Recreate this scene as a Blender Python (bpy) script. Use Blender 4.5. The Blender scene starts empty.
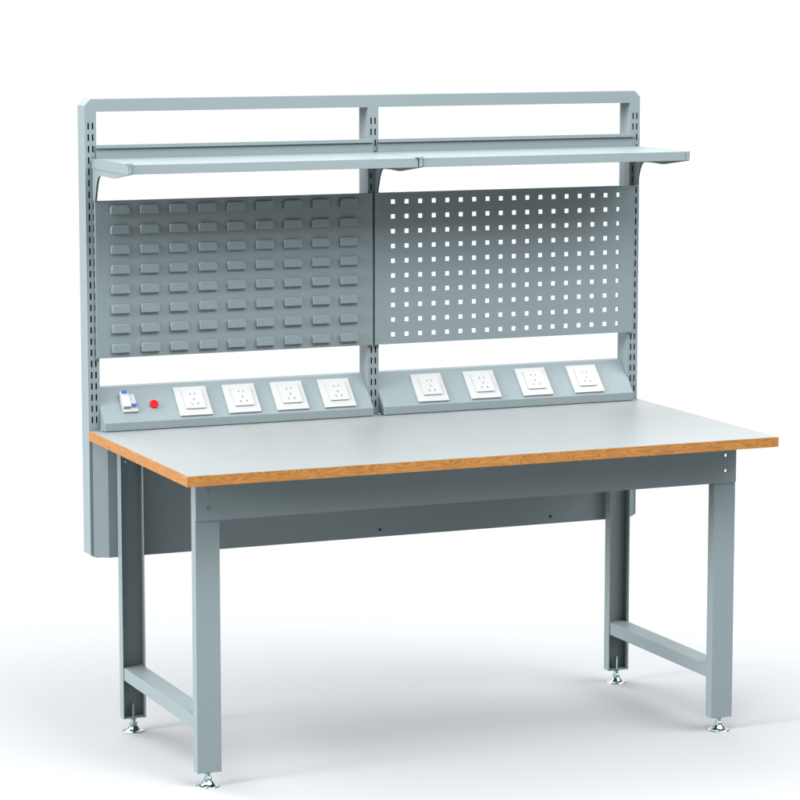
import bpy, bmesh, math
from mathutils import Matrix, Vector

# ---------------------------------------------------------------- camera
scene = bpy.context.scene
col = scene.collection
cam_data = bpy.data.cameras.new('camera')
cam = bpy.data.objects.new('camera', cam_data)
col.objects.link(cam)
fwd = Vector((0.38593684, 0.9121353, -0.13806499)).normalized()
right = fwd.cross(Vector((0, 0, 1))).normalized()
upv = right.cross(fwd)
rot = Matrix((right, upv, -fwd)).transposed()
cam.matrix_world = Matrix.Translation((-2.0884851, -6.8810532, 1.8228309)) @ rot.to_4x4()
cam_data.sensor_width = 36.0
cam_data.lens = 2966.32 / 800 * 36.0
cam_data.clip_end = 1000
scene.camera = cam

# ---------------------------------------------------------------- studio light (soft environment, brighter overhead)
world = bpy.data.worlds.new('World')
scene.world = world
world.use_nodes = True
wn, wl = world.node_tree.nodes, world.node_tree.links
wn.clear()
out = wn.new('ShaderNodeOutputWorld')
bg = wn.new('ShaderNodeBackground')
tc = wn.new('ShaderNodeTexCoord')
wl.new(bg.outputs[0], out.inputs[0])


def wmath(op, a, b=None):
    m = wn.new('ShaderNodeMath')
    m.operation = op
    for i, v in enumerate((a, b)):
        if v is None:
            continue
        if isinstance(v, (int, float)):
            m.inputs[i].default_value = v
        else:
            wl.new(v, m.inputs[i])
    return m.outputs[0]


def lobe(direction, n, strength):
    d = Vector(direction).normalized()
    vm = wn.new('ShaderNodeVectorMath')
    vm.operation = 'DOT_PRODUCT'
    wl.new(tc.outputs['Generated'], vm.inputs[0])
    vm.inputs[1].default_value = d
    return wmath('MULTIPLY', wmath('POWER', wmath('MAXIMUM', vm.outputs['Value'], 0.0), n), strength)




def sky_lobe(azimuth, elevation, strength, n=14):
    """azimuth 0 = in front of the bench, negative = to its left."""
    a, e_ = math.radians(azimuth), math.radians(elevation)
    return lobe((math.sin(a) * math.cos(e_), -math.cos(a) * math.cos(e_), math.sin(e_)), n, strength * (n / 2 + 1))


total = sky_lobe(-160, 52, 1.22)                                  # large softbox, behind left
for az, el, st, n in ((50, 48, 1.10, 14), (-50, 48, 0.12, 14), (0, 48, 0.30, 14), (-100, 60, 0.45, 14), (150, 20, 0.15, 14),
                      (-72, 34, 0.45, 30), (-83, 14, 1.25, 120)):
    total = wmath('ADD', total, sky_lobe(az, el, st, n))
# thin white band along the studio horizon
sep = wn.new('ShaderNodeSeparateXYZ')
wl.new(tc.outputs['Generated'], sep.inputs[0])
band = wmath('POWER', wmath('SUBTRACT', 1.0, wmath('ABSOLUTE', sep.outputs['Z'])), 30.0)
total = wmath('ADD', total, wmath('MULTIPLY', band, wmath('MULTIPLY', wmath('MAXIMUM', sep.outputs['Y'], 0.0), 1.25)))
total = wmath('MULTIPLY', total, 1.46)
wl.new(total, bg.inputs['Strength'])
bg.inputs['Color'].default_value = (1.0, 1.0, 1.0, 1)



def softbox(loc, target, size, watts):
    la = bpy.data.lights.new('softbox', 'AREA')
    la.shape = 'SQUARE'
    la.size = size
    la.energy = watts
    lo = bpy.data.objects.new('softbox', la)
    col.objects.link(lo)
    lo.location = loc
    lo.rotation_euler = (Vector(target) - Vector(loc)).to_track_quat('-Z', 'Y').to_euler()


softbox((0.5, -1.9, 2.75), (0.75, 0, 1.45), 0.8, 66)

scene.view_settings.view_transform = 'Standard'
scene.view_settings.look = 'None'
scene.view_settings.exposure = 0.0
scene.view_settings.gamma = 1.0


# ---------------------------------------------------------------- materials
def material(name, color, rough=0.5, metallic=0.0, spec=0.5, bump=0.0, bump_scale=900, mottle=0.0):
    m = bpy.data.materials.new(name)
    m.use_nodes = True
    nt = m.node_tree
    b = nt.nodes['Principled BSDF']
    b.inputs['Base Color'].default_value = (*color, 1)
    b.inputs['Roughness'].default_value = rough
    b.inputs['Metallic'].default_value = metallic
    b.inputs['Specular IOR Level'].default_value = spec
    t = nt.nodes.new('ShaderNodeTexCoord')
    if bump:
        n = nt.nodes.new('ShaderNodeTexNoise')
        n.inputs['Scale'].default_value = bump_scale
        n.inputs['Detail'].default_value = 2
        nt.links.new(t.outputs['Object'], n.inputs['Vector'])
        bp = nt.nodes.new('ShaderNodeBump')
        bp.inputs['Strength'].default_value = bump
        bp.inputs['Distance'].default_value = 0.0006
        nt.links.new(n.outputs['Fac'], bp.inputs['Height'])
        nt.links.new(bp.outputs['Normal'], b.inputs['Normal'])
    if mottle:
        n = nt.nodes.new('ShaderNodeTexNoise')
        n.inputs['Scale'].default_value = 420
        n.inputs['Detail'].default_value = 3
        nt.links.new(t.outputs['Object'], n.inputs['Vector'])
        r = nt.nodes.new('ShaderNodeMapRange')
        r.inputs['From Min'].default_value = 0.3
        r.inputs['From Max'].default_value = 0.7
        r.inputs['To Min'].default_value = 1 - mottle
        r.inputs['To Max'].default_value = 1 + mottle
        nt.links.new(n.outputs['Fac'], r.inputs['Value'])
        v = nt.nodes.new('ShaderNodeVectorMath')
        v.operation = 'SCALE'
        v.inputs[0].default_value = color
        nt.links.new(r.outputs['Result'], v.inputs['Scale'])
        nt.links.new(v.outputs['Vector'], b.inputs['Base Color'])
    return m


def wood_material(name, c_light, c_mid, c_dark, scale=1.0):
    m = bpy.data.materials.new(name)
    m.use_nodes = True
    nt = m.node_tree
    b = nt.nodes['Principled BSDF']
    b.inputs['Roughness'].default_value = 0.5
    b.inputs['Specular IOR Level'].default_value = 0.3
    t = nt.nodes.new('ShaderNodeTexCoord')
    mp = nt.nodes.new('ShaderNodeMapping')
    mp.inputs['Scale'].default_value = (0.22 * scale, 0.22 * scale, 1.0)
    nt.links.new(t.outputs['Object'], mp.inputs['Vector'])
    n = nt.nodes.new('ShaderNodeTexNoise')
    n.inputs['Scale'].default_value = 40
    n.inputs['Detail'].default_value = 1.5
    n.inputs['Distortion'].default_value = 0.7
    nt.links.new(mp.outputs['Vector'], n.inputs['Vector'])
    # contour lines of a smooth field read as cathedral grain
    mul = nt.nodes.new('ShaderNodeMath')
    mul.operation = 'MULTIPLY'
    mul.inputs[1].default_value = 75
    nt.links.new(n.outputs['Fac'], mul.inputs[0])
    s = nt.nodes.new('ShaderNodeMath')
    s.operation = 'SINE'
    nt.links.new(mul.outputs[0], s.inputs[0])
    ramp = nt.nodes.new('ShaderNodeValToRGB')
    e = ramp.color_ramp.elements
    e[0].position = 0.0
    e[0].color = (*c_light, 1)
    e[1].position = 1.0
    e[1].color = (*c_dark, 1)
    x = e.new(0.62)
    x.color = (*c_mid, 1)
    mr = nt.nodes.new('ShaderNodeMapRange')
    mr.inputs['From Min'].default_value = -1
    mr.inputs['From Max'].default_value = 1
    nt.links.new(s.outputs[0], mr.inputs['Value'])
    nt.links.new(mr.outputs['Result'], ramp.inputs['Fac'])
    # second, larger tone variation
    n2 = nt.nodes.new('ShaderNodeTexNoise')
    n2.inputs['Scale'].default_value = 26
    n2.inputs['Detail'].default_value = 4
    nt.links.new(t.outputs['Object'], n2.inputs['Vector'])
    r2 = nt.nodes.new('ShaderNodeMapRange')
    r2.inputs['To Min'].default_value = 0.78
    r2.inputs['To Max'].default_value = 1.22
    nt.links.new(n2.outputs['Fac'], r2.inputs['Value'])
    v = nt.nodes.new('ShaderNodeVectorMath')
    v.operation = 'SCALE'
    nt.links.new(ramp.outputs['Color'], v.inputs[0])
    nt.links.new(r2.outputs['Result'], v.inputs['Scale'])
    nt.links.new(v.outputs['Vector'], b.inputs['Base Color'])
    return m


METAL = material('powder_coated_steel', (0.130, 0.161, 0.169), 0.45, 0, 0.20, bump=0.35, mottle=0.06)
PRESSED = material('glossy_coated_steel', (0.118, 0.148, 0.156), 0.24, 0, 0.40, bump=0.15, mottle=0.05)
LAMINATE = material('grey_laminate', (0.142, 0.157, 0.160), 0.42, 0, 0.45, bump=0.1, mottle=0.03)
WOOD = wood_material('wood_edge', (0.240, 0.106, 0.024), (0.210, 0.086, 0.018), (0.172, 0.070, 0.013))
PLASTIC = material('white_plastic', (0.275, 0.282, 0.282), 0.3, 0, 0.5)
DARK = material('cavity_shade', (0.01, 0.012, 0.013), 0.7, 0, 0.2)  # flat black that paints in the shade of holes and hollows
BLUE = material('blue_plastic', (0.005, 0.06, 0.42), 0.35, 0, 0.4)
RED = material('red_plastic', (0.42, 0.002, 0.004), 0.25, 0, 0.5)
CHROME = material('chrome', (0.30, 0.36, 0.37), 0.09, 1.0)
ZINC = material('zinc_plated_steel', (0.26, 0.37, 0.39), 0.38, 0.9)
FLOOR = material('studio_floor', (0.235, 0.244, 0.249), 1.0, 0, 0.0)


# ---------------------------------------------------------------- mesh helpers
def box(bm, x0, x1, y0, y1, z0, z1, mat=0):
    v = [bm.verts.new((x, y, z)) for x in (x0, x1) for y in (y0, y1) for z in (z0, z1)]
    for q in ((0, 1, 3, 2), (4, 6, 7, 5), (0, 4, 5, 1), (2, 3, 7, 6), (0, 2, 6, 4), (1, 5, 7, 3)):
        f = bm.faces.new([v[i] for i in q])
        f.material_index = mat


def prism(bm, poly, axis, a, b, mat=0):
    """poly: list of 2-D points in the plane across axis (0: y,z  1: x,z  2: x,y)."""
    def P(p, t):
        return {0: (t, p[0], p[1]), 1: (p[0], t, p[1]), 2: (p[0], p[1], t)}[axis]
    A = [bm.verts.new(P(p, a)) for p in poly]
    B = [bm.verts.new(P(p, b)) for p in poly]
    n = len(poly)
    fs = [bm.faces.new(A), bm.faces.new(B[::-1])]
    for i in range(n):
        fs.append(bm.faces.new((A[i], B[i], B[(i + 1) % n], A[(i + 1) % n])))
    for f in fs:
        f.material_index = mat
    return fs


def lathe(bm, prof, cx, cy, seg=32, mat=0):
    rings = [[bm.verts.new((cx + r * math.cos(2 * math.pi * k / seg), cy + r * math.sin(2 * math.pi * k / seg), z))
              for k in range(seg)] for r, z in prof]
    fs = []
    for a, b in zip(rings, rings[1:]):
        for k in range(seg):
            fs.append(bm.faces.new((a[k], a[(k + 1) % seg], b[(k + 1) % seg], b[k])))
    fs.append(bm.faces.new(rings[0][::-1]))
    fs.append(bm.faces.new(rings[-1]))
    for f in fs:
        f.material_index = mat
    return fs


def holed_sheet(bm, x0, x1, z0, z1, yf, yb, holes, mat=0):
    """A sheet in the XZ plane with real rectangular holes (hx0, hx1, hz0, hz1)."""
    xs = sorted({round(v, 6) for v in [x0, x1] + [h[0] for h in holes] + [h[1] for h in holes]})
    zs = sorted({round(v, 6) for v in [z0, z1] + [h[2] for h in holes] + [h[3] for h in holes]})
    hs = {(round(h[0], 6), round(h[2], 6)) for h in holes}
    solid = [[(xs[i], zs[j]) not in hs for j in range(len(zs) - 1)] for i in range(len(xs) - 1)]
    vf = {}

    def V(i, j, s):
        k = (i, j, s)
        if k not in vf:
            vf[k] = bm.verts.new((xs[i], yf if s == 0 else yb, zs[j]))
        return vf[k]
    nx, nz = len(xs) - 1, len(zs) - 1
    for i in range(nx):
        for j in range(nz):
            if not solid[i][j]:
                continue
            bm.faces.new((V(i, j, 0), V(i + 1, j, 0), V(i + 1, j + 1, 0), V(i, j + 1, 0))).material_index = mat
            bm.faces.new((V(i, j, 1), V(i, j + 1, 1), V(i + 1, j + 1, 1), V(i + 1, j, 1))).material_index = mat
            if i == 0 or not solid[i - 1][j]:
                bm.faces.new((V(i, j, 0), V(i, j + 1, 0), V(i, j + 1, 1), V(i, j, 1))).material_index = mat
            if i == nx - 1 or not solid[i + 1][j]:
                bm.faces.new((V(i + 1, j, 0), V(i + 1, j, 1), V(i + 1, j + 1, 1), V(i + 1, j + 1, 0))).material_index = mat
            if j == 0 or not solid[i][j - 1]:
                bm.faces.new((V(i, j, 0), V(i, j, 1), V(i + 1, j, 1), V(i + 1, j, 0))).material_index = mat
            if j == nz - 1 or not solid[i][j + 1]:
                bm.faces.new((V(i, j + 1, 0), V(i + 1, j + 1, 0), V(i + 1, j + 1, 1), V(i, j + 1, 1))).material_index = mat


def obj(name, bm, mats, parent=None, bevel=0.0, smooth=False, label=None, origin=None):
    bmesh.ops.recalc_face_normals(bm, faces=bm.faces)
    me = bpy.data.meshes.new(name)
    if origin is not None:
        bmesh.ops.translate(bm, verts=bm.verts, vec=-Vector(origin))
    bm.to_mesh(me)
    bm.free()
    for m in (mats if isinstance(mats, (list, tuple)) else [mats]):
        me.materials.append(m)
    o = bpy.data.objects.new(name, me)
    col.objects.link(o)
    if origin is not None:
        o.location = origin
    if parent is not None:
        o.parent = parent
    if bevel:
        b = o.modifiers.new('bevel', 'BEVEL')
        b.width = bevel
        b.segments = 2
        b.limit_method = 'ANGLE'
        b.angle_limit = math.radians(40)
    if bevel and 'louvre' in name:
        b.segments = 4
        for p in me.polygons:
            p.use_smooth = True
        me.set_sharp_from_angle(angle=math.radians(30))
        b.harden_normals = False
    if smooth:
        for p in me.polygons:
            p.use_smooth = True
        try:
            me.set_sharp_from_angle(angle=math.radians(35))
        except Exception:
            pass
    if label:
        o['label'] = label
    return o


def new():
    return bmesh.new()


# ---------------------------------------------------------------- floor
bm = new()
S = 150
vs = [bm.verts.new(p) for p in ((-S, -S, 0), (S, -S, 0), (S, S, 0), (-S, S, 0))]
bm.faces.new(vs)
floor = obj('floor', bm, FLOOR)
floor['kind'] = 'structure'

# ---------------------------------------------------------------- workbench root
W, D, H, T = 1.5, 0.7381, 0.7493, 0.0239
bench = bpy.data.objects.new('workbench', None)
col.objects.link(bench)
bench.location = (0, 0, 0)
bench.empty_display_size = 0.2
bench['label'] = 'grey steel workbench with wood-edged top, rear tool panels, shelves and power outlets'
bench['category'] = 'workbench'

# tabletop with wood edging
bm = new()
e = 0.003
box(bm, e, W - e, -D + e, -e, H - T + 0.0006, H)
top = obj('tabletop', bm, LAMINATE, bench)
bm = new()
o_ = [(0, -D), (W, -D), (W, 0), (0, 0)]
i_ = [(e, -D + e), (W - e, -D + e), (W - e, -e), (e, -e)]
for z0, z1 in ((H - T, H - 0.0005),):
    A = [bm.verts.new((*p, z0)) for p in o_]
    B = [bm.verts.new((*p, z1)) for p in o_]
    C = [bm.verts.new((*p, z0)) for p in i_]
    E_ = [bm.verts.new((*p, z1)) for p in i_]
    for k in range(4):
        j = (k + 1) % 4
        bm.faces.new((A[k], A[j], B[j], B[k]))
        bm.faces.new((C[k], E_[k], E_[j], C[j]))
        bm.faces.new((B[k], B[j], E_[j], E_[k]))
        bm.faces.new((A[k], C[k], C[j], A[j]))
obj('edge_band', bm, WOOD, top)

# ---------------------------------------------------------------- legs
LX0, LX1, LW, FD, LZ = 0.0627, W - 0.0427, 0.0583, 0.0287, 0.0345
YF, YB = -D + 0.1316, -0.0221          # front face of front legs, rear face of back legs
ZT = H - T - 0.001
TH = 0.0018


def channel(bm, x0, y_web, y_open, z0, z1, holes=()):
    s = 1 if y_open > y_web else -1
    x1 = x0 + LW
    holed_sheet(bm, x0, x1, z0, z1, y_web, y_web + s * TH, holes)
    for xa, xb in ((x0, x0 + TH), (x1 - TH, x1)):
        ya, yb = sorted((y_web + s * TH, y_open))
        box(bm, xa, xb, ya, yb, z0, z1)
    ya, yb = sorted((y_web + s * TH, y_open - s * 0.0006))
    box(bm, x0 + TH, x1 - TH, ya, yb, z0, z0 + 0.003)      # foot plate
    box(bm, x0 + TH, x1 - TH, ya, yb, z1 - 0.003, z1)      # head plate


def foot(x, y, parent):
    bm = new()
    # flared chrome glide
    lathe(bm, [(0.0264, 0.0), (0.0272, 0.0010), (0.0262, 0.0021), (0.0205, 0.0030), (0.0160, 0.0046), (0.0132, 0.0078),
               (0.0112, 0.0112), (0.0088, 0.0136)], x, y, 40, 0)
    lathe(bm, [(0.0040, 0.0138), (0.0040, 0.070)], x, y, 18, 1)          # threaded stud
    lathe(bm, [(0.0094, 0.0137), (0.0101, 0.0148), (0.0101, 0.0212), (0.0088, 0.0228)], x, y, 6, 1)
    lathe(bm, [(0.0058, 0.0229), (0.0054, 0.0288)], x, y, 18, 1)
    lathe(bm, [(0.0074, 0.0290), (0.0084, 0.0302), (0.0084, LZ - 0.0003)], x, y, 6, 1)
    k = 0.037
    while k < 0.069:
        lathe(bm, [(0.0041, k), (0.0046, k + 0.0006), (0.0041, k + 0.0012)], x, y, 18, 1)
        k += 0.0018
    return obj('levelling_foot', bm, [CHROME, ZINC], parent, smooth=True, origin=(x, y, 0))


rail_hole_z = (0.6908, 0.6526)
for x0 in (LX0, LX1 - LW):
    hx = x0 + (0.0298 if x0 < 0.5 else LW - 0.0295)
    holes = [(hx - 0.0042, hx + 0.0042, z - 0.0042, z + 0.0042) for z in rail_hole_z]
    bm = new()
    channel(bm, x0, YF, YF + FD, LZ, ZT, holes)
    leg = obj('leg', bm, METAL, bench, bevel=0.0006)
    foot(x0 + LW / 2, YF + FD / 2, leg)
    bm = new()
    channel(bm, x0, YB, YB - FD, LZ, ZT)
    leg = obj('leg', bm, METAL, bench, bevel=0.0006)
    foot(x0 + LW / 2, YB - FD / 2, leg)
    # bolt near the head of the rear leg
    bm = new()
    bx, bz = x0 + 0.020, 0.672
    prism(bm, [(bx + 0.0028 * math.cos(a * math.pi / 6), bz + 0.0028 * math.sin(a * math.pi / 6)) for a in range(12)], 1,
          YB - TH - 0.0016, YB - TH - 0.0002)
    obj('bolt', bm, ZINC, leg)
    # stretcher between front and rear leg
    bm = new()
    box(bm, x0 + TH + 0.0004, x0 + LW - TH - 0.0004, YF + TH + 0.001, YB - TH - 0.001, 0.1326, 0.1638)
    obj('side_stretcher', bm, METAL, bench, bevel=0.0010)

# front rail: lipped channel with two bolt holes at each end
RZ0, RZ1 = 0.6224, ZT
yr0, yr1 = YF - 0.0034, YF - 0.0004
bm = new()
rx0, rx1 = LX0 + 0.0004, LX1 - 0.0004
holes = []
for hx in (LX0 + 0.0298, LX1 - 0.0295):
    for z in rail_hole_z:
        holes.append((hx - 0.0042, hx + 0.0042, z - 0.0042, z + 0.0042))
holed_sheet(bm, rx0, rx1, RZ0 + 0.003, RZ1, yr0, yr1, holes)
prism(bm, [(rx0, RZ0 + 0.003), (rx0 + 0.0008, RZ0 + 0.0012), (rx0 + 0.003, RZ0), (rx1 - 0.003, RZ0), (rx1 - 0.0008, RZ0 + 0.0012), (rx1, RZ0 + 0.003)],
      1, yr0, yr1)
box(bm, LX0 + LW + 0.001, LX1 - LW - 0.001, yr1, yr1 + 0.022, RZ0 + 0.0002, RZ0 + 0.0020)
box(bm, LX0 + LW + 0.001, LX1 - LW - 0.001, yr1, yr1 + 0.022, RZ1 - 0.0020, RZ1 - 0.0002)
obj('front_rail', bm, METAL, bench)

# round the rail holes with short collars so that they read as drilled holes
for hx in (LX0 + 0.0298, LX1 - 0.0295):
    for z in rail_hole_z:
        bm = new()
        n = 20
        ro, ri = 0.0062, 0.0040
        for k in range(n):
            a0, a1 = 2 * math.pi * k / n, 2 * math.pi * (k + 1) / n
            q = [(hx + r * math.cos(a), z + r * math.sin(a)) for r, a in ((ro, a0), (ro, a1), (ri, a1), (ri, a0))]
            f = [bm.verts.new((p[0], yr0 - 0.0006, p[1])) for p in q]
            g = [bm.verts.new((p[0], yr0 + 0.0010, p[1])) for p in q]
            bm.faces.new(f)
            bm.faces.new((f[2], f[3], g[3], g[2]))
            bm.faces.new((f[0], f[1], g[1], g[0]))
        bmesh.ops.remove_doubles(bm, verts=bm.verts, dist=1e-6)
        obj('eyelet', bm, METAL, bpy.data.objects['front_rail'])

# rear modesty panel, folded back to the frame at both ends
bm = new()
th = 0.0014
pl = [(0.0080, -0.0012), (0.0405, -0.0200), (W - 0.0405, -0.0200), (W - 0.0080, -0.0012)]
pl = pl + [(x, y + th) for x, y in ((W - 0.0088, -0.0012 - 0.0004), (W - 0.0409, -0.0200), (0.0409, -0.0200), (0.0088, -0.0012 - 0.0004))]
prism(bm, pl, 2, 0.4358, ZT)
panel = obj('modesty_panel', bm, METAL, bench)
for sx in (0.2775, 0.7586, 1.2399):  # black discs stand in for the dark of small holes
    bm = new()
    prism(bm, [(sx + 0.0036 * math.cos(a * math.pi / 8), 0.4545 + 0.0036 * math.sin(a * math.pi / 8)) for a in range(16)], 1, -0.0212, -0.0202)
    obj('hole_disc', bm, DARK, panel, label='black disc painting the dark of a small hole at the lower edge of the rear panel')

# ---------------------------------------------------------------- upright frame
UW, UD, ZF, RT = 0.0289, 0.0579, 1.5548, 0.0306
CX, CZ = 0.0153, 0.0158
ZB0, ZB1, CZB = 0.4340, 0.4646, 0.0068
MX = 0.7356
bm = new()
prism(bm, [(0, ZF - RT), (0, ZF - CZ), (CX, ZF), (W - CX, ZF), (W, ZF - CZ), (W, ZF - RT)], 1, 0, UD)
obj('top_rail', bm, METAL, bench, label='horizontal top rail with cut corners')
bm = new()
prism(bm, [(0, ZB1), (0, ZB0 + CZB), (CX, ZB0), (W - CX, ZB0), (W, ZB0 + CZB), (W, ZB1)], 1, 0, UD)
obj('bottom_rail', bm, METAL, bench)
for x0 in (0.0, MX, W - UW):
    bm = new()
    holes = []
    z = 1.4900
    while z > 0.76:
        for cx in (0.0091, 0.0199):
            holes.append((x0 + cx - 0.0021, x0 + cx + 0.0021, z - 0.0080, z + 0.0080))
        z -= 0.02745
    za, zb = ZB1, ZF - RT
    holed_sheet(bm, x0, x0 + UW, za, zb, 0, 0.002, holes)
    box(bm, x0, x0 + 0.002, 0.002, UD, za, zb)
    box(bm, x0 + UW - 0.002, x0 + UW, 0.002, UD, za, zb)
    box(bm, x0 + 0.002, x0 + UW - 0.002, UD - 0.002, UD, za, zb)
    # added black sheet, paints in the shade inside the hollow post
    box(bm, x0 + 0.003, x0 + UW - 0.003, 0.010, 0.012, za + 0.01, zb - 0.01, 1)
    obj('slotted_post', bm, [METAL, DARK], bench)


# ---------------------------------------------------------------- back panels
def sheet_tray(bm, x0, x1, z0, z1, yf, holes):
    holed_sheet(bm, x0, x1, z0, z1, yf, yf + 0.0014, holes)
    a, b = yf + 0.0014, -0.0006
    box(bm, x0, x0 + 0.0014, a, b, z0, z1)
    box(bm, x1 - 0.0014, x1, a, b, z0, z1)
    box(bm, x0 + 0.0014, x1 - 0.0014, a, b, z0, z0 + 0.0014)
    box(bm, x0 + 0.0014, x1 - 0.0014, a, b, z1 - 0.0014, z1)


PZ0, PZ1, PY = 0.9272, 1.3106, -0.0110
bm = new()
sheet_tray(bm, 0.0196, 0.7440, PZ0, PZ1, PY, [])
for i in range(9):
    for j in range(8):
        cx = 0.0806 + 0.0746 * i
        cz = 1.2882 - 0.0482 * j
        w, h, c = 0.0232, 0.0106, 0.0050
        y0, y1 = PY - 0.0095, PY - 0.0001
        front = [(cx - w, cz - h), (cx + w, cz - h), (cx + w, cz + h - c), (cx + w - c * 0.8, cz + h), (cx - w + c * 0.8, cz + h), (cx - w, cz + h - c)]
        g = 0.0004
        rear = [(cx - w - g, cz - h), (cx + w + g, cz - h), (cx + w + g, cz + h - c + g * .5), (cx + w - c * 0.8 + g * .5, cz + h + g),
                (cx - w + c * 0.8 - g * .5, cz + h + g), (cx - w - g, cz + h - c + g * .5)]
        A = [bm.verts.new((p[0], y0, p[1])) for p in front]
        B = [bm.verts.new((p[0], y1, p[1])) for p in rear]
        bm.faces.new(A)
        bm.faces.new(B[::-1])
        for k in range(6):
            bm.faces.new((A[k], B[k], B[(k + 1) % 6], A[(k + 1) % 6]))
obj('louvre_panel', bm, PRESSED, bench, bevel=0.0012, label='steel panel pressed with rows of hooded louvres for hanging bins')

bm = new()
holes = []
for i in range(18):
    for j in range(10):
        cx = 0.7993 + 0.03735 * i
        cz = 1.2874 - 0.0373 * j
        holes.append((cx - 0.0056, cx + 0.0056, cz - 0.0056, cz + 0.0056))
sheet_tray(bm, 0.7500, 1.4790, PZ0, PZ1, PY, holes)
obj('pegboard_panel', bm, METAL, bench, label='steel panel punched with a grid of square holes')

# ---------------------------------------------------------------- shelves
SZ, SD, ST = 1.4123, 0.2924, 0.0222


def shelf(x0, x1):
    bm = new()
    t = 0.0014
    y0, y1 = -SD, -0.0040
    box(bm, x0, x1, y0, y1, SZ - t, SZ)                                   # deck
    box(bm, x0, x1, y0, y0 + t, SZ - ST, SZ - t)                          # front fold
    box(bm, x0, x1, y0 + t, y0 + 0.014, SZ - ST, SZ - ST + t)             # return
    for xa in (x0, x1 - t):
        box(bm, xa, xa + t, y0 + t, y1, SZ - ST + t, SZ - t)              # ends
    box(bm, x0, x1, y1 - t, y1, SZ, 1.4450)                               # upstand
    box(bm, x0, x1, y1 - t - 0.0065, y1 - t, 1.4362, 1.4450)              # hem
    return obj('shelf', bm, METAL, bench, bevel=0.0005)


def bracket(cx, parent, end=False):
    bm = new()
    # upper channel along the shelf end
    w = 0.0046
    y0 = -SD - 0.0022
    z0, z1 = SZ - ST - 0.0014, SZ + 0.0004
    box(bm, cx - w, cx - w + 0.0016, y0 + 0.004, -0.0006, z0, z1 - 0.0006)
    box(bm, cx + w - 0.0016, cx + w, y0 + 0.004, -0.0006, z0, z1 - 0.0006)
    box(bm, cx - w + 0.0016, cx + w - 0.0016, y0 + 0.004, -0.0006, z0, z0 + 0.0016)
    # tapered web with a foot against the post
    prof = [(-0.0006, z0 - 0.0002), (-0.0006, 1.3110), (-0.0150, 1.3110), (-0.0190, 1.3150), (-0.0330, 1.352), (-0.0410, 1.364),
            (-0.0480, 1.3705), (-0.060, 1.3735), (-0.110, 1.3745), (-0.160, 1.3735), (-0.172, 1.3745), (-0.285, z0 - 0.0002)]
    prism(bm, prof, 0, cx - 0.0028, cx - 0.0010)
    prism(bm, prof, 0, cx + 0.0010, cx + 0.0028)
    # front clip: upstand with turned-over top
    box(bm, cx - w, cx + w - 0.0024, y0 - 0.0012, y0 + 0.0016, z0 + 0.002, z1 + 0.001)
    box(bm, cx + w - 0.0020, cx + w, y0 + 0.0004, y0 + 0.0030, z0 + 0.006, z1 + 0.0005)
    if not end:
      prism(bm, [(cx - w - 0.0085, z1 + 0.0012), (cx - w - 0.0085, z1 + 0.0034), (cx + w + 0.001, z1 + 0.0036), (cx + w + 0.001, z1 + 0.0010),
               (cx + w - 0.002, z1 - 0.0030), (cx - w, z1 - 0.0030), (cx - w - 0.002, z1 - 0.0008)],
          1, y0 - 0.0020, y0 + 0.0090)
    # rear hooks into the slots
    for z in (1.4075, 1.3250):
        box(bm, cx - 0.0012, cx + 0.0012, -0.0005, 0.006, z - 0.006, z + 0.006)
    return obj('shelf_bracket', bm, METAL, parent, bevel=0.0004)


s1 = shelf(0.0262, 0.7468)
s2 = shelf(0.7604, 1.4792)
bracket(0.0205, s1)
bracket(0.7541, s2)
bracket(1.4842, s2, True)

# ---------------------------------------------------------------- power strips
P0 = Vector((0, -0.037, 0.7712))
dr = Vector((0, 0.0767, 0.0781)).normalized()
nr = Vector((0, -dr.z, dr.y))


def on_slope(bm_verts, x0, s0, lift=0.0):
    """local (x, s, h) -> world on the inclined face."""
    for v in bm_verts:
        x, s, h = v.co
        v.co = Vector((x0 + x, 0, 0)) + P0 + dr * (s0 + s) + nr * (h + lift)
        v.co.x = x0 + x


def power_panel(x0, x1, label):
    bm = new()
    prof = [(-0.0370, 0.7506), (-0.0370, 0.7712), (0.0397, 0.8493), (0.0560, 0.8515), (0.0560, 0.7506)]
    prism(bm, prof, 0, x0 + 0.0003, x1 - 0.0003)
    return obj('power_panel', bm, METAL, bench, bevel=0.0012, label=label)


def rounded(x0, x1, y0, y1, r, n=4):
    pts = []
    for cx, cy, a in ((x1 - r, y1 - r, 0), (x0 + r, y1 - r, 90), (x0 + r, y0 + r, 180), (x1 - r, y0 + r, 270)):
        for k in range(n + 1):
            t = math.radians(a + 90 * k / n)
            pts.append((cx + r * math.cos(t), cy + r * math.sin(t)))
    return pts


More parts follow.
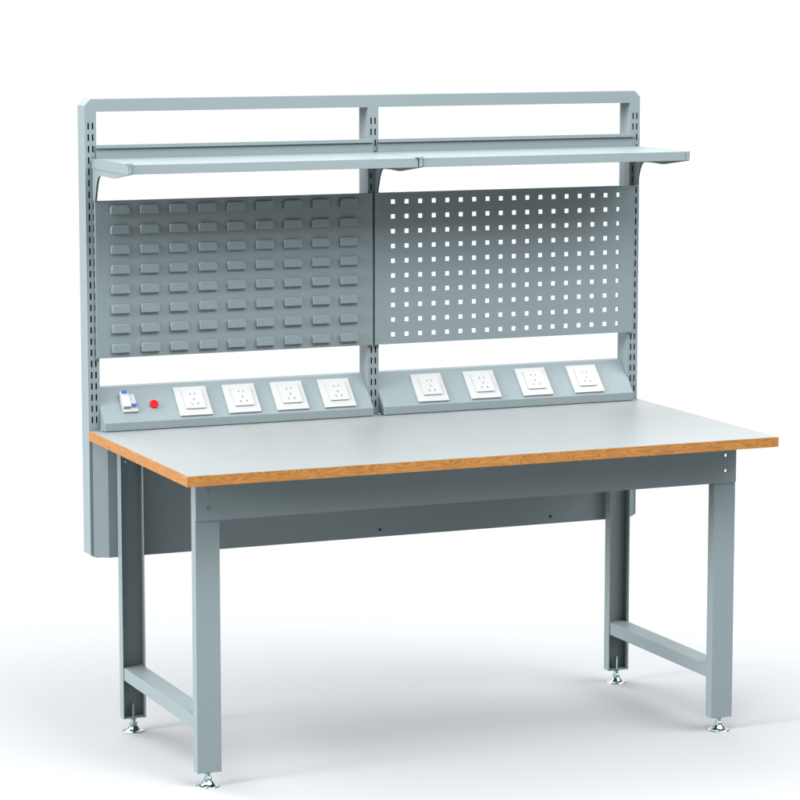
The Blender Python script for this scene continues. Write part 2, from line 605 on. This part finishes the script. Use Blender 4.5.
def outlet_mesh():
    bm = new()
    w, h = 0.0836, 0.0872
    prism(bm, rounded(0, w, 0, h, 0.0015, 3), 2, 0.0002, 0.0056, 0)
    prism(bm, rounded(0.0178, 0.0692, 0.0180, 0.0768, 0.003, 4), 2, 0.0057, 0.0098, 0)
    cx = (0.0178 + 0.0692) / 2

    def slot(px, ps, ww, hh, ang):  # thin raised black plate, painted shade of a pin hole
        ca, sa = math.cos(math.radians(ang)), math.sin(math.radians(ang))
        q = [(-ww, -hh), (ww, -hh), (ww, hh), (-ww, hh)]
        prism(bm, [(px + a * ca - b * sa, ps + a * sa + b * ca) for a, b in q], 2, 0.0099, 0.0101, 1)
    slot(cx - 0.0062, 0.0615, 0.0009, 0.0024, 0)
    slot(cx + 0.0062, 0.0615, 0.0009, 0.0024, 0)
    slot(cx, 0.0445, 0.0009, 0.0032, 0)
    slot(cx - 0.0078, 0.0310, 0.0009, 0.0034, 32)
    slot(cx + 0.0078, 0.0310, 0.0009, 0.0034, -32)
    return bm


pp_left = power_panel(UW, MX, 'sloping steel power panel with breaker, red button and four outlets')
pp_right = power_panel(MX + UW, W - UW, 'sloping steel power panel with four outlets')
for parent, xs in ((pp_left, (0.2240, 0.3512, 0.4784, 0.6056)), (pp_right, (0.8608, 1.0082, 1.1556, 1.3030))):
    for x in xs:
        bm = outlet_mesh()
        on_slope(bm.verts, x, 0.0062)
        obj('power_outlet', bm, [PLASTIC, DARK], parent, bevel=0.0007)

# circuit breaker: two modules, blue toggles
bm = new()
prism(bm, rounded(0, 0.0385, 0, 0.0520, 0.0012, 2), 2, 0.0002, 0.0060, 0)
prism(bm, rounded(0.0004, 0.0205, 0.0085, 0.0552, 0.0010, 2), 2, 0.0061, 0.0165, 0)
prism(bm, rounded(0.0209, 0.0372, 0.0105, 0.0500, 0.0010, 2), 2, 0.0061, 0.0090, 0)
prism(bm, rounded(0.0040, 0.0178, 0.0475, 0.0545, 0.0008, 2), 2, 0.0166, 0.0200, 1)
prism(bm, rounded(0.0212, 0.0358, 0.0120, 0.0180, 0.0008, 2), 2, 0.0091, 0.0145, 1)
on_slope(bm.verts, 0.0815, 0.0275)
obj('circuit_breaker', bm, [PLASTIC, BLUE], pp_left, bevel=0.0007)

bm = new()
fs = lathe(bm, [(0.0108, 0.0002), (0.0108, 0.0058), (0.0100, 0.0070), (0.0080, 0.0070), (0.0074, 0.0040)], 0, 0, 36)
on_slope(bm.verts, 0.1652, 0.0480)
obj('push_button', bm, RED, pp_left, smooth=True)
